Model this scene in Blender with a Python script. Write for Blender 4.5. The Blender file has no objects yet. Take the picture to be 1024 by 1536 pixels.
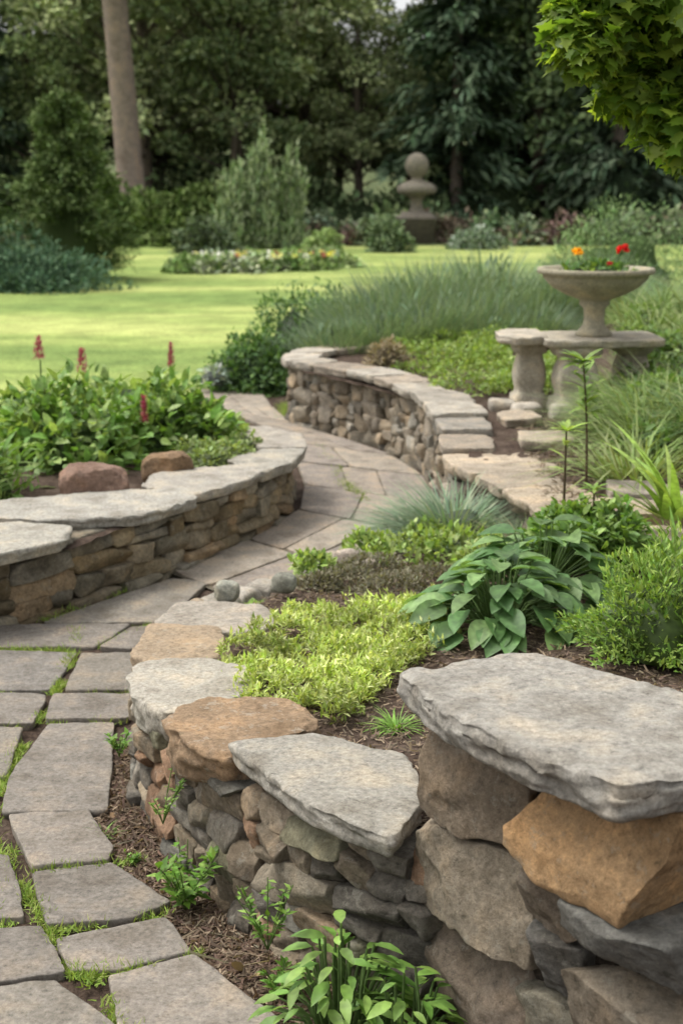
import bpy, math, numpy as np
from mathutils import Vector
RS=np.random.RandomState
rng=RS(7)
TAB=RS(1).uniform(-1,1,65536)
def vnoise(p,seed=0):
    p=np.asarray(p,float); i=np.floor(p).astype(np.int64); f=p-i; f=f*f*(3-2*f)
    out=0
    for a in (0,1):
        for b in (0,1):
            for c in (0,1):
                h=((i[:,0]+a)*73856093)^((i[:,1]+b)*19349663)^((i[:,2]+c)*83492791)^(seed*2654435+12345)
                h=(h^(h>>13))*1274126177; h=(h^(h>>16))&65535
                w=(f[:,0] if a else 1-f[:,0])*(f[:,1] if b else 1-f[:,1])*(f[:,2] if c else 1-f[:,2])
                out=out+w*TAB[h]
    return out
def fbm(p,seed=0,o=3):
    s=0;a=1.0
    for k in range(o):
        s=s+a*vnoise(np.asarray(p)*2**k,seed+k*17); a*=.5
    return s
def norm(v): return v/np.maximum(np.linalg.norm(v,axis=-1,keepdims=True),1e-9)

# ---------------------------------------------------------------- mesh builder
class MB:
    def __init__(s): s.V=[];s.C=[];s.F=[];s.M=[];s.n=0
    def add(s,V,F,col=(.5,.5,.5),mat=0):
        V=np.asarray(V,float); 
        c=np.empty((len(V),3)); c[:]=col
        s.V.append(V);s.C.append(c)
        for f in (F if isinstance(F,list) and isinstance(F[0],np.ndarray) else [F]):
            f=np.asarray(f,np.int64)
            if len(f)==0: continue
            s.F.append(f+s.n); s.M.append(np.full(len(f),mat,np.int32))
        s.n+=len(V)
    def build(s,name,mats,smooth=True,parent=None):
        V=np.concatenate(s.V);C=np.concatenate(s.C)
        me=bpy.data.meshes.new(name)
        me.vertices.add(len(V));me.vertices.foreach_set('co',V.astype(np.float32).ravel())
        idx=np.concatenate([f.ravel() for f in s.F]); tot=np.concatenate([np.full(len(f),f.shape[1]) for f in s.F])
        me.loops.add(len(idx));me.loops.foreach_set('vertex_index',idx.astype(np.int32))
        st=np.concatenate([[0],np.cumsum(tot)[:-1]]).astype(np.int32)
        me.polygons.add(len(tot));me.polygons.foreach_set('loop_start',st)
        me.polygons.foreach_set('material_index',np.concatenate(s.M))
        me.polygons.foreach_set('use_smooth',np.full(len(tot),smooth))
        for m in mats: me.materials.append(m)
        me.update(calc_edges=True)
        ca=me.color_attributes.new('Col','FLOAT_COLOR','POINT')
        ca.data.foreach_set('color',np.hstack([C,np.ones((len(C),1))]).astype(np.float32).ravel())
        ob=bpy.data.objects.new(name,me);bpy.context.scene.collection.objects.link(ob)
        if parent: ob.parent=parent
        return ob
def empty(name,loc=(0,0,0)):
    e=bpy.data.objects.new(name,None);e.location=loc;bpy.context.scene.collection.objects.link(e);return e

# ---------------------------------------------------------------- materials
def newmat(name):
    m=bpy.data.materials.new(name);m.use_nodes=True;nt=m.node_tree;nt.nodes.clear()
    o=nt.nodes.new('ShaderNodeOutputMaterial');return m,nt,o
def nd(nt,t,**k):
    n=nt.nodes.new(t)
    for a,b in k.items():
        if a in n.inputs: n.inputs[a].default_value=b
        else: setattr(n,a,b)
    return n
def noise(nt,co,scale,detail=6,rough=.6,dist=0):
    n=nd(nt,'ShaderNodeTexNoise');n.inputs['Scale'].default_value=scale;n.inputs['Detail'].default_value=detail
    n.inputs['Roughness'].default_value=rough;n.inputs['Distortion'].default_value=dist
    nt.links.new(co,n.inputs['Vector']);return n.outputs['Fac']
def ramp(nt,fac,stops):
    r=nt.nodes.new('ShaderNodeValToRGB');e=r.color_ramp.elements
    while len(e)<len(stops): e.new(.5)
    for k,(p,c) in enumerate(stops):
        e[k].position=p;e[k].color=(*c,1) if len(c)==3 else c
    nt.links.new(fac,r.inputs[0]);return r.outputs[0]
def mix(nt,a,b,fac,bt='MIX'):
    m=nt.nodes.new('ShaderNodeMix');m.data_type='RGBA';m.blend_type=bt
    for s,v in ((0,fac),(6,a),(7,b)):
        if isinstance(v,bpy.types.NodeSocket): nt.links.new(v,m.inputs[s])
        else: m.inputs[s].default_value=v if s==0 else (*v,1)
    return m.outputs[2]
def g(v): return (v,v,v)
def mat_stone(name,scale=1.0,lichen=.5,bump=.5,rough=.92,lcol=(.40,.38,.31),dark=.5,bd=.012):
    m,nt,o=newmat(name);co=nd(nt,'ShaderNodeTexCoord').outputs['Object']
    at=nd(nt,'ShaderNodeAttribute',attribute_name='Col').outputs['Color']
    n1=noise(nt,co,7*scale,3,.6,.2);n2=noise(nt,co,62*scale,7,.82)
    c=mix(nt,at,ramp(nt,n1,[(.3,(.72,.69,.65)),(.5,g(1.0)),(.72,(1.35,1.24,1.1))]),1.0,'MULTIPLY')
    c=mix(nt,c,ramp(nt,n2,[(.30,g(.36)),(.43,g(.82)),(.52,g(1.04)),(.64,g(1.38)),(.74,g(1.8))]),1.0,'MULTIPLY')
    nl=noise(nt,co,24*scale+.7,7,.8,.2)
    c=mix(nt,c,lcol,ramp(nt,nl,[(.57,g(0)),(.60,g(lichen*.8)),(.66,g(lichen))]))
    c=mix(nt,c,(.04,.042,.028),ramp(nt,nl,[(.35,g(dark)),(.41,g(0))]))
    b=nd(nt,'ShaderNodeBsdfPrincipled',Roughness=rough);b.inputs['Specular IOR Level'].default_value=.15
    nt.links.new(c,b.inputs['Base Color'])
    bp=nd(nt,'ShaderNodeBump',Strength=bump,Distance=bd);nt.links.new(n2,bp.inputs['Height'])
    nt.links.new(bp.outputs[0],b.inputs['Normal']);nt.links.new(b.outputs[0],o.inputs[0]);return m
def mat_leaf(name,trans=.3,rough=.5,spec=.3,nz=True):
    m,nt,o=newmat(name)
    c=nd(nt,'ShaderNodeAttribute',attribute_name='Col').outputs['Color']
    if nz:
        co=nd(nt,'ShaderNodeTexCoord').outputs['Object'];n1=noise(nt,co,45,1,.6)
        c=mix(nt,c,ramp(nt,n1,[(.3,g(.72)),(.7,g(1.25))]),1.0,'MULTIPLY')
    b=nd(nt,'ShaderNodeBsdfPrincipled',Roughness=rough);b.inputs['Specular IOR Level'].default_value=spec
    t=nd(nt,'ShaderNodeBsdfTranslucent');c2=mix(nt,c,(1.5,1.5,.7),1.0,'MULTIPLY')
    nt.links.new(c,b.inputs['Base Color']);nt.links.new(c2,t.inputs['Color'])
    ms=nd(nt,'ShaderNodeMixShader');ms.inputs[0].default_value=trans
    nt.links.new(b.outputs[0],ms.inputs[1]);nt.links.new(t.outputs[0],ms.inputs[2]);nt.links.new(ms.outputs[0],o.inputs[0]);return m
def mat_far(name,k=1.15):
    m,nt,o=newmat(name);c=nd(nt,'ShaderNodeAttribute',attribute_name='Col').outputs['Color']
    c=mix(nt,c,g(k),1.0,'MULTIPLY');d=nd(nt,'ShaderNodeBsdfDiffuse');nt.links.new(c,d.inputs[0]);nt.links.new(d.outputs[0],o.inputs[0]);return m
def mat_ground(name,cols,sc,bump=.6,dist=.02,fine=90):
    m,nt,o=newmat(name);co=nd(nt,'ShaderNodeTexCoord').outputs['Object']
    n1=noise(nt,co,sc,4,.65);n2=noise(nt,co,fine,4,.75,.4)
    c=ramp(nt,n1,[(.3,cols[0]),(.5,cols[1]),(.7,cols[2])])
    c=mix(nt,c,ramp(nt,n2,[(.3,g(.5)),(.5,g(1)),(.7,g(1.6))]),1.0,'MULTIPLY')
    b=nd(nt,'ShaderNodeBsdfPrincipled',Roughness=.95);b.inputs['Specular IOR Level'].default_value=.1
    nt.links.new(c,b.inputs['Base Color'])
    bp=nd(nt,'ShaderNodeBump',Strength=bump,Distance=dist);nt.links.new(n2,bp.inputs['Height'])
    nt.links.new(bp.outputs[0],b.inputs['Normal']);nt.links.new(b.outputs[0],o.inputs[0]);return m
M_stone=mat_stone('fieldstone',1,.35,.9,bd=.014)
M_cap=mat_stone('capstone',1.2,.40,.75,lcol=(.45,.43,.36),dark=.45)
M_flag=mat_stone('flagstone_slate',1.2,.10,.5,.85,dark=.3)
M_rock=mat_stone('rock',1.2,.12,.7)
M_urn=mat_stone('cast_stone',1.5,.2,.3,dark=.4,bd=.006)
M_core=mat_ground('wall_core_dirt',[(.02,.016,.012),(.035,.027,.02),(.05,.04,.03)],20)
M_soil=mat_ground('mulch_soil',[(.05,.034,.025),(.085,.06,.045),(.14,.105,.08)],9,.9,.02,70)
M_leaf=mat_leaf('leaf',.3,.5);M_leafdull=mat_leaf('leaf_dull',.2,.75,.12,False)
M_far=mat_far('leaf_far')
M_maple=mat_leaf('leaf_maple',.5,.45,.3,False)
M_petal=mat_leaf('petal',.3,.6,.2,False)
M_bark=mat_stone('bark',.4,.05,.8)
def mat_lawn():
    m,nt,o=newmat('lawn_grass');co=nd(nt,'ShaderNodeTexCoord').outputs['Object']
    mp=nd(nt,'ShaderNodeMapping');mp.inputs['Scale'].default_value=(.35,1,1);nt.links.new(co,mp.inputs['Vector'])
    n0=noise(nt,mp.outputs[0],.42,4,.6);n1=noise(nt,co,2.3,4,.65);n2=noise(nt,co,30,4,.8)
    c=ramp(nt,n0,[(.36,(.165,.235,.065)),(.48,(.235,.30,.085)),(.62,(.38,.42,.14))])  # pale stretched streaks are sunlight painted into the lawn colour
    c=mix(nt,c,ramp(nt,n1,[(.3,g(.74)),(.7,g(1.24))]),1.0,'MULTIPLY')
    c=mix(nt,c,ramp(nt,n2,[(.3,g(.5)),(.7,g(1.45))]),1.0,'MULTIPLY')
    b=nd(nt,'ShaderNodeBsdfPrincipled',Roughness=.9);b.inputs['Specular IOR Level'].default_value=.1
    nt.links.new(c,b.inputs['Base Color'])
    bp=nd(nt,'ShaderNodeBump',Strength=.6,Distance=.03);nt.links.new(n2,bp.inputs['Height'])
    nt.links.new(bp.outputs[0],b.inputs['Normal']);nt.links.new(b.outputs[0],o.inputs[0]);return m
M_lawn=mat_lawn()
M_forest=mat_ground('forest_floor',[(.05,.07,.03),(.08,.10,.04),(.12,.13,.06)],.8,.6,.05,12)

# ---------------------------------------------------------------- geometry helpers
_cube={}
def cube_t(n):
    if n in _cube: return _cube[n]
    l=np.linspace(-1,1,n+1);a,b=np.meshgrid(l,l,indexing='ij');a=a.ravel();b=b.ravel();o=np.ones_like(a)
    P=[];Q=[];k=0
    i=np.arange((n+1)**2).reshape(n+1,n+1)
    q=np.stack([i[:-1,:-1],i[1:,:-1],i[1:,1:],i[:-1,1:]],-1).reshape(-1,4)
    for ax in range(3):
        for sg in (-1,1):
            v=[None]*3;v[ax]=o*sg;v[(ax+1)%3]=a;v[(ax+2)%3]=b
            P.append(np.stack(v,1));Q.append((q if sg>0 else q[:,::-1])+k);k+=len(o)
    P=np.concatenate(P);Q=np.concatenate(Q)
    u,inv=np.unique(np.round(P,5),axis=0,return_inverse=True)
    _cube[n]=(u,inv.ravel()[Q]);return _cube[n]
def stone(mb,c,ux,dims,seed,n=9,col=(.2,.17,.13),k=7,rough=1.0,mat=0,tilt=0,planes=8):
    r=RS(seed);P,Q=cube_t(n);P=np.sign(P)*np.abs(P)**.75
    R=P/((np.abs(P)**k).sum(1)**(1/k))[:,None]
    tp=r.uniform(-.10,.10,4);R=R*np.stack([1+tp[0]*R[:,2]+tp[1]*R[:,1],1+tp[2]*R[:,0],1+tp[3]*R[:,0]],1)
    for q_ in range(planes):
        nn=norm(r.normal(size=3)*np.array([1,1.1,1]))
        if q_%3==0: nn=norm(np.array([r.normal()*.25,-1 if r.rand()<.8 else 1,r.normal()*.25]));off=r.uniform(.82,.98)
        else: off=r.uniform(.80,.98)*(np.abs(nn).sum()*.82)
        d=R@nn-off;R=R-np.maximum(d,0)[:,None]*nn*.98
    h=np.array(dims)/2;W=R*h
    m=min(dims);N=norm(R)
    W=W+N*((fbm(W/m*1.0+seed*3.7,seed,2)*.03*m*rough-np.abs(fbm(W/m*2.6+seed*1.7,seed+3,3))*.045*m*rough))[:,None]
    W=W+N*((fbm(W/.016+seed,seed+5,2)*.0018*rough))[:,None]
    if tilt: 
        a=r.normal()*tilt;ca,sa=math.cos(a),math.sin(a);W=np.stack([W[:,0]*ca-W[:,2]*sa,W[:,1],W[:,0]*sa+W[:,2]*ca],1)
    ux=norm(np.array([ux[0],ux[1],0.]));uy=np.array([-ux[1],ux[0],0])
    V=np.array(c)+W[:,:1]*ux+W[:,1:2]*uy+W[:,2:]*np.array([0,0,1])
    mb.add(V,Q,np.array(col)*(1+.28*fbm(W/m*1.3+seed,seed+8,2))[:,None],mat)
def resample(p,N,closed=True):
    p=np.asarray(p,float)
    q=np.vstack([p,p[:1]]) if closed else p
    d=np.concatenate([[0],np.cumsum(np.linalg.norm(np.diff(q,axis=0),axis=1))])
    t=np.linspace(0,d[-1],N,endpoint=not closed)
    return np.stack([np.interp(t,d,q[:,i]) for i in range(q.shape[1])],1)
def smooth_curve(p,step=.02,it=3):
    p=np.asarray(p,float)
    for _ in range(it):
        a=p[:-1]*.75+p[1:]*.25;b=p[:-1]*.25+p[1:]*.75
        p=np.vstack([p[:1],np.stack([a,b],1).reshape(-1,p.shape[1]),p[-1:]])
    L=np.linalg.norm(np.diff(p,axis=0),axis=1).sum()
    return resample(p,max(4,int(L/step)),False)
def slab(mb,poly,zt,th,seed,N=72,rough=1.0,col=(.3,.29,.27),mat=0,tilt=(0,0),res=1,rnd=.07,chip=1.0):
    p=np.array(poly,float)
    ar=np.sum(p[:,0]*np.roll(p[:,1],-1)-np.roll(p[:,0],-1)*p[:,1])
    if ar<0: p=p[::-1]
    for r_ in (rnd,.22):
        nx=np.roll(p,-1,0);p=np.stack([p*(1-r_)+nx*r_,p*r_+nx*(1-r_)],1).reshape(-1,2)
    p=resample(p,N);c=p.mean(0)
    prof=[(.12,0),(.3,0),(.5,0),(.68,0),(.82,0),(.91,0),(.965,0),(.99,-.01),(1,-.09),(1.0,-.3),(.99,-.5),(.985,-.7),(.965,-.9),(.94,-1),(.6,-1),(.1,-1)]
    if res>1:
        pr=np.array(prof);t=np.linspace(0,len(pr)-1,(len(pr)-1)*res+1);prof=list(zip(np.interp(t,range(len(pr)),pr[:,0]),np.interp(t,range(len(pr)),pr[:,1])))
    R=len(prof);V=[]
    for s,z in prof:
        q=c+(p-c)*s;V.append(np.column_stack([q,np.full(N,zt+z*th)]))
    V=np.concatenate(V)
    i=np.arange(R*N).reshape(R,N);j=np.roll(i,-1,1)
    Q=np.stack([i[:-1],i[1:],j[1:],j[:-1]],-1).reshape(-1,4)
    sc=np.repeat([s for s,_ in prof],N);edge=np.clip((sc-.6)/.38,0,1);pz=np.repeat([z for _,z in prof],N)
    out=np.column_stack([V[:,:2]-c,np.zeros(len(V))]);out=norm(out)
    q=V*np.array([1,1,1.6]);st=V*np.array([9,9,60.])
    V=V+out*((fbm(q/.10,seed,2)*.009+fbm(q/.03,seed+3,3)*.0055)*rough*edge+fbm(st,seed+31,2)*.006*chip*(pz<-.05))[:,None]
    V[:,2]+=(fbm(V/.25,seed+9,3)*.0032+fbm(V/.03,seed+11,2)*.0010)*rough
    ch=np.clip(vnoise(V/.035,seed+2)+.1,0,1)*.010*chip*np.clip((sc-.93)/.05,0,1)*(pz>-.35)
    V[:,2]-=np.minimum(ch,th*.4)
    V[:,2]+=(V[:,0]-c[0])*tilt[0]+(V[:,1]-c[1])*tilt[1]
    k=len(V);V=np.vstack([V,[[*c,V[:N,2].mean()]],[[*c,V[-N:,2].mean()]]])
    T=np.stack([np.full(N,k),i[0],j[0]],1);B=np.stack([np.full(N,k+1),j[-1],i[-1]],1)
    mb.add(V,[Q,T,B],col,mat)
def pick(r,pal,v=.18):
    c=np.array(pal[r.randint(len(pal))]);return c*(1+r.uniform(-v,v))
def wall(mb,curve,z0,z1,wr,hr,depth,side,seed,pal,n=8,batter=.0,rough=1.0,q=.03,kk=(9,18)):
    r=RS(seed);c=smooth_curve(curve,.02);N=len(c);t=norm(np.gradient(c,axis=0))
    nr=np.stack([t[:,1],-t[:,0]],1)*side
    zz=np.array([z1(k/(N-1)) if callable(z1) else z1 for k in range(N)])
    H=zz-z0;sky=np.zeros(N)
    for _ in range(6000):
        open_=sky<H-.012
        if not open_.any(): break
        m=np.where(open_,sky,9).min();k=int(np.argmax(open_&(sky<m+.004)))
        e=k
        while e<N and open_[e] and abs(sky[e]-sky[k])<.008: e+=1
        run=(e-k)*.02;w=r.uniform(*wr)
        if run-w<wr[0]*.7: w=run
        w=min(w,run);cells=max(1,int(round(w/.02)));h=round(r.uniform(*hr)/q)*q
        h=max(h,q);h=min(h,max(q,w*.8))
        rem=H[k]-sky[k]
        if rem-h<hr[0]*.8: h=rem
        mid=min(N-1,k+cells//2);zb=z0+sky[k]
        f=(zb+h/2-z0)/max(H[mid],.01);off=batter*(1-f)+r.uniform(-.016,.014)
        P=c[mid]+nr[mid]*(off-depth/2)
        stone(mb,(P[0],P[1],zb+h/2),t[mid],(cells*.02*1.03+.005,depth,h*1.04+.004),r.randint(1000000),n,pick(r,pal,.28),k=r.uniform(*kk),rough=rough,tilt=.07)
        sky[k:k+cells]+=h
    B=c-nr*(depth*1.3+.05);A=c-nr*.05
    V=np.vstack([np.column_stack([A,np.full(N,z0-.05)]),np.column_stack([A,zz-.015]),np.column_stack([B,zz-.015])])
    i=np.arange(N-1)
    F=np.vstack([np.stack([i,i+1,i+1+N,i+N],1),np.stack([i+N,i+1+N,i+1+2*N,i+2*N],1)])
    mb.add(V,F,(.03,.025,.02),1)
    return c,nr
def caps(mb,curve,side,z,width,lr,th,seed,pal,over=.03,mat=2,N=56):
    r=RS(seed);c=smooth_curve(curve,.02);M=len(c);t=norm(np.gradient(c,axis=0));nr=np.stack([t[:,1],-t[:,0]],1)*side
    k=0
    while k<M-6:
        L=int(r.uniform(*lr)/.02);e=min(M-1,k+L)
        if M-1-e<8: e=M-1
        a=k;b=max(a+2,e);m=(a+b)//2
        w=width*r.uniform(.8,1.15);o=over+r.uniform(-.012,.015)
        poly=[c[a]+nr[a]*o,c[m]+nr[m]*(o+r.uniform(-.005,.012)),c[b]+nr[b]*o,c[b]-nr[b]*(w*r.uniform(.85,1)),c[m]-nr[m]*w,c[a]-nr[a]*(w*r.uniform(.85,1))]
        zc=z(m/M) if callable(z) else z
        slab(mb,poly,zc+r.uniform(-.008,.010),th*r.uniform(.8,1.2),r.randint(1000000),N,.8,pick(r,pal),mat,rnd=.06)
        k=e
def tube(mb,pts,rad,n=8,col=(.1,.08,.06),mat=0):
    p=np.asarray(pts,float);t=norm(np.gradient(p,axis=0));up=np.array([.31,.95,.1])
    x=norm(np.cross(t,up));y=np.cross(t,x);a=np.linspace(0,2*math.pi,n,endpoint=False)
    rad=np.broadcast_to(rad,len(p))
    V=p[:,None]+(x[:,None]*np.cos(a)[None,:,None]+y[:,None]*np.sin(a)[None,:,None])*np.asarray(rad)[:,None,None]
    i=np.arange(len(p)*n).reshape(len(p),n);j=np.roll(i,-1,1)
    mb.add(V.reshape(-1,3),np.stack([i[:-1],j[:-1],j[1:],i[1:]],-1).reshape(-1,4),col,mat)
def lathe(mb,prof,c,n=48,sq=2,col=(.3,.28,.24),mat=0,rot=0,jit=.0):
    a=np.linspace(0,2*math.pi,n,endpoint=False);rf=1/((np.abs(np.cos(a))**sq+np.abs(np.sin(a))**sq)**(1/sq))
    V=np.array([[(r*rf*np.cos(a+rot)),(r*rf*np.sin(a+rot)),np.full(n,z)] for r,z in prof]).transpose(0,2,1)
    V=V.reshape(-1,3)+np.array(c)
    if jit: V=V+norm(V-np.array(c))*(fbm(V/.05,3,2)*jit)[:,None]
    i=np.arange(len(prof)*n).reshape(len(prof),n);j=np.roll(i,-1,1)
    mb.add(V,np.stack([i[:-1],j[:-1],j[1:],i[1:]],-1).reshape(-1,4),col,mat)

# leaf templates: x length, y width, z normal
def T_oval(w=.5,droop=.25,fold=.12,ts=(0,.2,.5,.8,1),ws=(.05,.75,1,.6,.02)):
    V=[];
    for t,ww in zip(ts,ws):
        z=-droop*t*t
        V+=[[t,0,z],[t,w*ww/2,z+fold*ww*w],[t,-w*ww/2,z+fold*ww*w]]
    F=[]
    for k in range(len(ts)-1):
        a=3*k;b=a+3;F+=[[a,b,b+1,a+1],[a,a+2,b+2,b]]
    return np.array(V,float),np.array(F)
def T_blade(w=.06,bend=.5,seg=4):
    V=[];
    for k in range(seg+1):
        t=k/seg;ww=w*(1-t**1.6)*.5+.002
        V+=[[t*(1-.2*bend*t),ww,-bend*t*t],[t*(1-.2*bend*t),-ww,-bend*t*t]]
    return np.array(V,float),np.array([[2*k,2*k+1,2*k+3,2*k+2] for k in range(seg)])
T_rh=(np.array([[0,0,0],[.5,.3,.06],[1,0,-.1],[.5,-.3,.06]],float),np.array([[0,1,2,3]]))
T_nd=(np.array([[0,0,0],[.5,.13,.03],[1,0,-.12],[.5,-.13,.03]],float),np.array([[0,1,2,3]]))
def T_maple():
    pts=[(0,0),(.12,-.22),(.0,-.5),(.3,-.33),(.42,-.62),(.55,-.3),(.62,-.36),(.66,-.14),(1.0,0),(.66,.14),(.62,.36),(.55,.3),(.42,.62),(.3,.33),(.0,.5),(.12,.22)]
    V=[[.38,0,.0]]+[[x,y,.08*abs(y)-.12*x*x] for x,y in pts]
    n=len(pts);return np.array(V,float),np.array([[0,1+k,1+(k+1)%n] for k in range(n)])
T_L=T_oval();T_LW=T_oval(.72,.35,.1);T_LN=T_oval(.26,.3,.1);T_B=T_blade();T_M=T_maple();T_B2=T_blade(.06,.6,2);T_B3=T_blade(.06,.25,2)
T_S=T_oval(.5,.2,.12,(0,.5,1),(.1,1,.05));T_SN=T_oval(.32,.25,.12,(0,.45,1),(.1,1,.05))
def scatter(mb,T,pos,d,nrm,size,col,mat=0,wid=None):
    TV,TF=T;N=len(pos)
    if N==0:return
    x=norm(d);z=nrm-(nrm*x).sum(1,keepdims=True)*x;z=norm(z);y=np.cross(z,x)
    s=np.broadcast_to(size,N)[:,None,None]
    ww=s if wid is None else np.broadcast_to(wid,N)[:,None,None]
    V=pos[:,None]+s*(TV[None,:,0:1]*x[:,None]+TV[None,:,2:3]*z[:,None])+ww*TV[None,:,1:2]*y[:,None]
    k=len(TV);F=(TF[None]+(np.arange(N)*k)[:,None,None]).reshape(-1,TF.shape[1])
    C=np.repeat(np.broadcast_to(col,(N,3)),k,axis=0)
    mb.add(V.reshape(-1,3),F,C,mat)
def vcol(r,N,c,v=.25,alt=None,pa=.3):
    C=np.array(c)[None]*(1+r.uniform(-v,v,(N,1)))*(1+r.uniform(-.08,.08,(N,3)))
    if alt is not None:
        m=(r.rand(N)<pa)[:,None];C=np.where(m,np.array(alt)*(1+r.uniform(-v,v,(N,1))),C)
    return C
def sph(r,N,zmin=-.2):
    z=r.uniform(zmin,1,N);a=r.uniform(0,2*math.pi,N);q=np.sqrt(1-z*z)
    return np.stack([q*np.cos(a),q*np.sin(a),z],1)
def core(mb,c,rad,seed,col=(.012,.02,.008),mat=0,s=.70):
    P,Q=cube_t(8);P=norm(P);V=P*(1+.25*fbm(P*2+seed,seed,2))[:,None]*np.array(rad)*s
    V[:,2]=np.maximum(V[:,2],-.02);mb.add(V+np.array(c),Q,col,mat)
def mound(mb,c,rad,N,size,T,col,seed,alt=None,pa=.3,out=.6,up=.3,v=.25,lump=.3,mat=0,zmin=-.15,dens=.35,kc=True):
    r=RS(seed);D=sph(r,N,zmin);L=1+lump*fbm(D*2.2+seed*1.3,seed,3)
    rr=(1-dens*r.rand(N)**1.5)*L
    P=D*rr[:,None]*np.array(rad);P[:,2]=np.maximum(P[:,2],0.0)
    d=D*out+r.normal(size=(N,3))*.5+np.array([0,0,up]);n=D*.6+np.array([0,0,.8])+r.normal(size=(N,3))*.35
    C=vcol(r,N,col,v,alt,pa)*(.55+.45*np.clip((rr/L-1+dens)/dens,0,1))[:,None]  # inner leaves coloured darker: shade of the mound put into the colour
    scatter(mb,T,P+np.array(c),d,n,size*r.uniform(.6,1.25,N),C,mat)
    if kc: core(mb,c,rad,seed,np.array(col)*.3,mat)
def tuft(mb,c,N,h,spread,seed,col,w=.05,alt=None,pa=.2,tilt=.6,T=None,mat=0,v=.25):
    r=RS(seed);a=r.uniform(0,2*math.pi,N);q=np.sqrt(r.rand(N))
    P=np.array(c)+np.stack([np.cos(a)*q*spread*.45,np.sin(a)*q*spread*.45,np.zeros(N)],1)
    tl=tilt*(.15+q)*r.uniform(.6,1.3,N);a2=a+r.normal(size=N)*.5
    d=np.stack([np.cos(a2)*np.sin(tl),np.sin(a2)*np.sin(tl),np.cos(tl)],1)
    n=np.stack([-np.cos(a2)*np.cos(tl),-np.sin(a2)*np.cos(tl),np.sin(tl)],1)
    H=h*r.uniform(.45,1.15,N)
    scatter(mb,T or T_B,P,d,n,H,vcol(r,N,col,v,alt,pa),mat,wid=np.full(N,1.0)*h*(w/.06))
def inpoly(P,poly):
    x,y=P[:,0],P[:,1];ins=np.zeros(len(P),bool);q=np.array(poly);n=len(q)
    for i in range(n):
        x1,y1=q[i];x2,y2=q[(i+1)%n]
        c=((y1>y)!=(y2>y))&(x<(x2-x1)*(y-y1)/(y2-y1+1e-12)+x1);ins^=c
    return ins
def rpoly(r,poly,N):
    q=np.array(poly);out=[]
    while sum(map(len,out))<N:
        P=r.uniform(q.min(0),q.max(0),(N*2,2));out.append(P[inpoly(P,poly)])
    return np.concatenate(out)[:N]

# ---------------------------------------------------------------- terrain
def gz(x,y):
    near=np.clip((9-y)/2,0,1)*np.clip((y+1)/2,0,1)*np.clip((3-np.abs(x))/1,0,1)
    p=np.stack([x,y,0*x],1)
    return near*(fbm(p/.12,5,3)*.006+fbm(p/.03,8,2)*.003)+5*np.clip((y-62)/45,0,1)**1.5
xa=np.unique(np.round(np.concatenate([np.linspace(-160,-6,24),np.linspace(-6,-1.6,20),np.arange(-1.6,.7,.016),np.linspace(.7,6,20),np.linspace(6,160,24)]),4))
ya=np.unique(np.round(np.concatenate([np.linspace(-30,1.5,10),np.arange(1.5,5.5,.016),np.linspace(5.5,12,50),np.linspace(12,60,20),np.linspace(60,320,30)]),4))
X,Y=np.meshgrid(xa,ya,indexing='ij');x=X.ravel();y=Y.ravel()
i=np.arange(len(x)).reshape(X.shape);Q=np.stack([i[:-1,:-1],i[1:,:-1],i[1:,1:],i[:-1,1:]],-1).reshape(-1,4)
mb=MB();mb.add(np.column_stack([x,y,gz(x,y)]),Q)
gnd=mb.build('ground',[M_soil,M_forest])
cen=ya[:-1][np.tile(np.arange(len(ya)-1),len(xa)-1)]
gnd.data.polygons.foreach_set('material_index',(cen>12).astype(np.int32))
def ruled(name,yl,xl,xr,zf,mats,nx=80,ny=120,xpow=1.0):
    ys=np.linspace(yl[0],yl[-1],ny);L=np.interp(ys,yl,xl) if np.ndim(xl) else np.full(ny,xl);R=np.interp(ys,yl,xr) if np.ndim(xr) else np.full(ny,xr)
    t=np.linspace(0,1,nx)
    X=L[:,None]+(R-L)[:,None]*t[None]**xpow;Y=np.repeat(ys[:,None],nx,1)
    x=X.ravel();y=Y.ravel();z=zf(x,y,np.repeat(L,nx),np.repeat(R,nx))
    i=np.arange(nx*ny).reshape(ny,nx);Q=np.stack([i[:-1,:-1],i[:-1,1:],i[1:,1:],i[1:,:-1]],-1).reshape(-1,4)
    m=MB();m.add(np.column_stack([x,y,z]),Q);return m.build(name,mats)
LWY=[9.3,10.5,11,12,14,18,24,30,38];LWX=[-2.3,-1.2,-1.0,-.7,-.1,2.5,6,9,13]
ruled('lawn',LWY,-45.,LWX,lambda x,y,L,R:.012+.0*x,[M_lawn],40,60)
def soilz(x,y): 
    p=np.stack([x,y,0*x],1);return fbm(p/.15,21,3)*.010+fbm(p/.035,23,2)*.004
B1y=[2.1,2.3,2.5,2.7,2.9,3.1,3.4,3.9,4.25,4.6,5.0,5.5,5.9,6.3]
B1l=[.5,.32,.22,.09,-.08,-.22,-.38,-.44,-.46,-.34,-.18,.02,.26,.44]
B1r=[3]*14
def b1z(x,y,L=None,R=None):
    if L is None: L=np.interp(y,B1y,B1l)
    top=np.interp(y,[2.1,3.0,3.6,4.2,4.8,5.4,6.0,6.3],[.38,.345,.31,.28,.24,.19,.13,.1])
    edge=np.clip((x-L)/.12,0,1);edge=edge*edge*(3-2*edge)
    drop=np.interp(y,[2.1,3.9,4.2,6.3],[.04,.04,.22,.14])
    return top+.06*np.clip((x-.3)/1.0,0,1.5)-drop*(1-edge)+soilz(x,y)
ruled('planting_bed',B1y,B1l,B1r,b1z,[M_soil],180,260,1.6)
B2y=[4.75,4.9,5.2,5.6,6,6.4,6.8,7.4,7.9,8.3,8.8,9.3,9.8,10.5,12,14]
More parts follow.
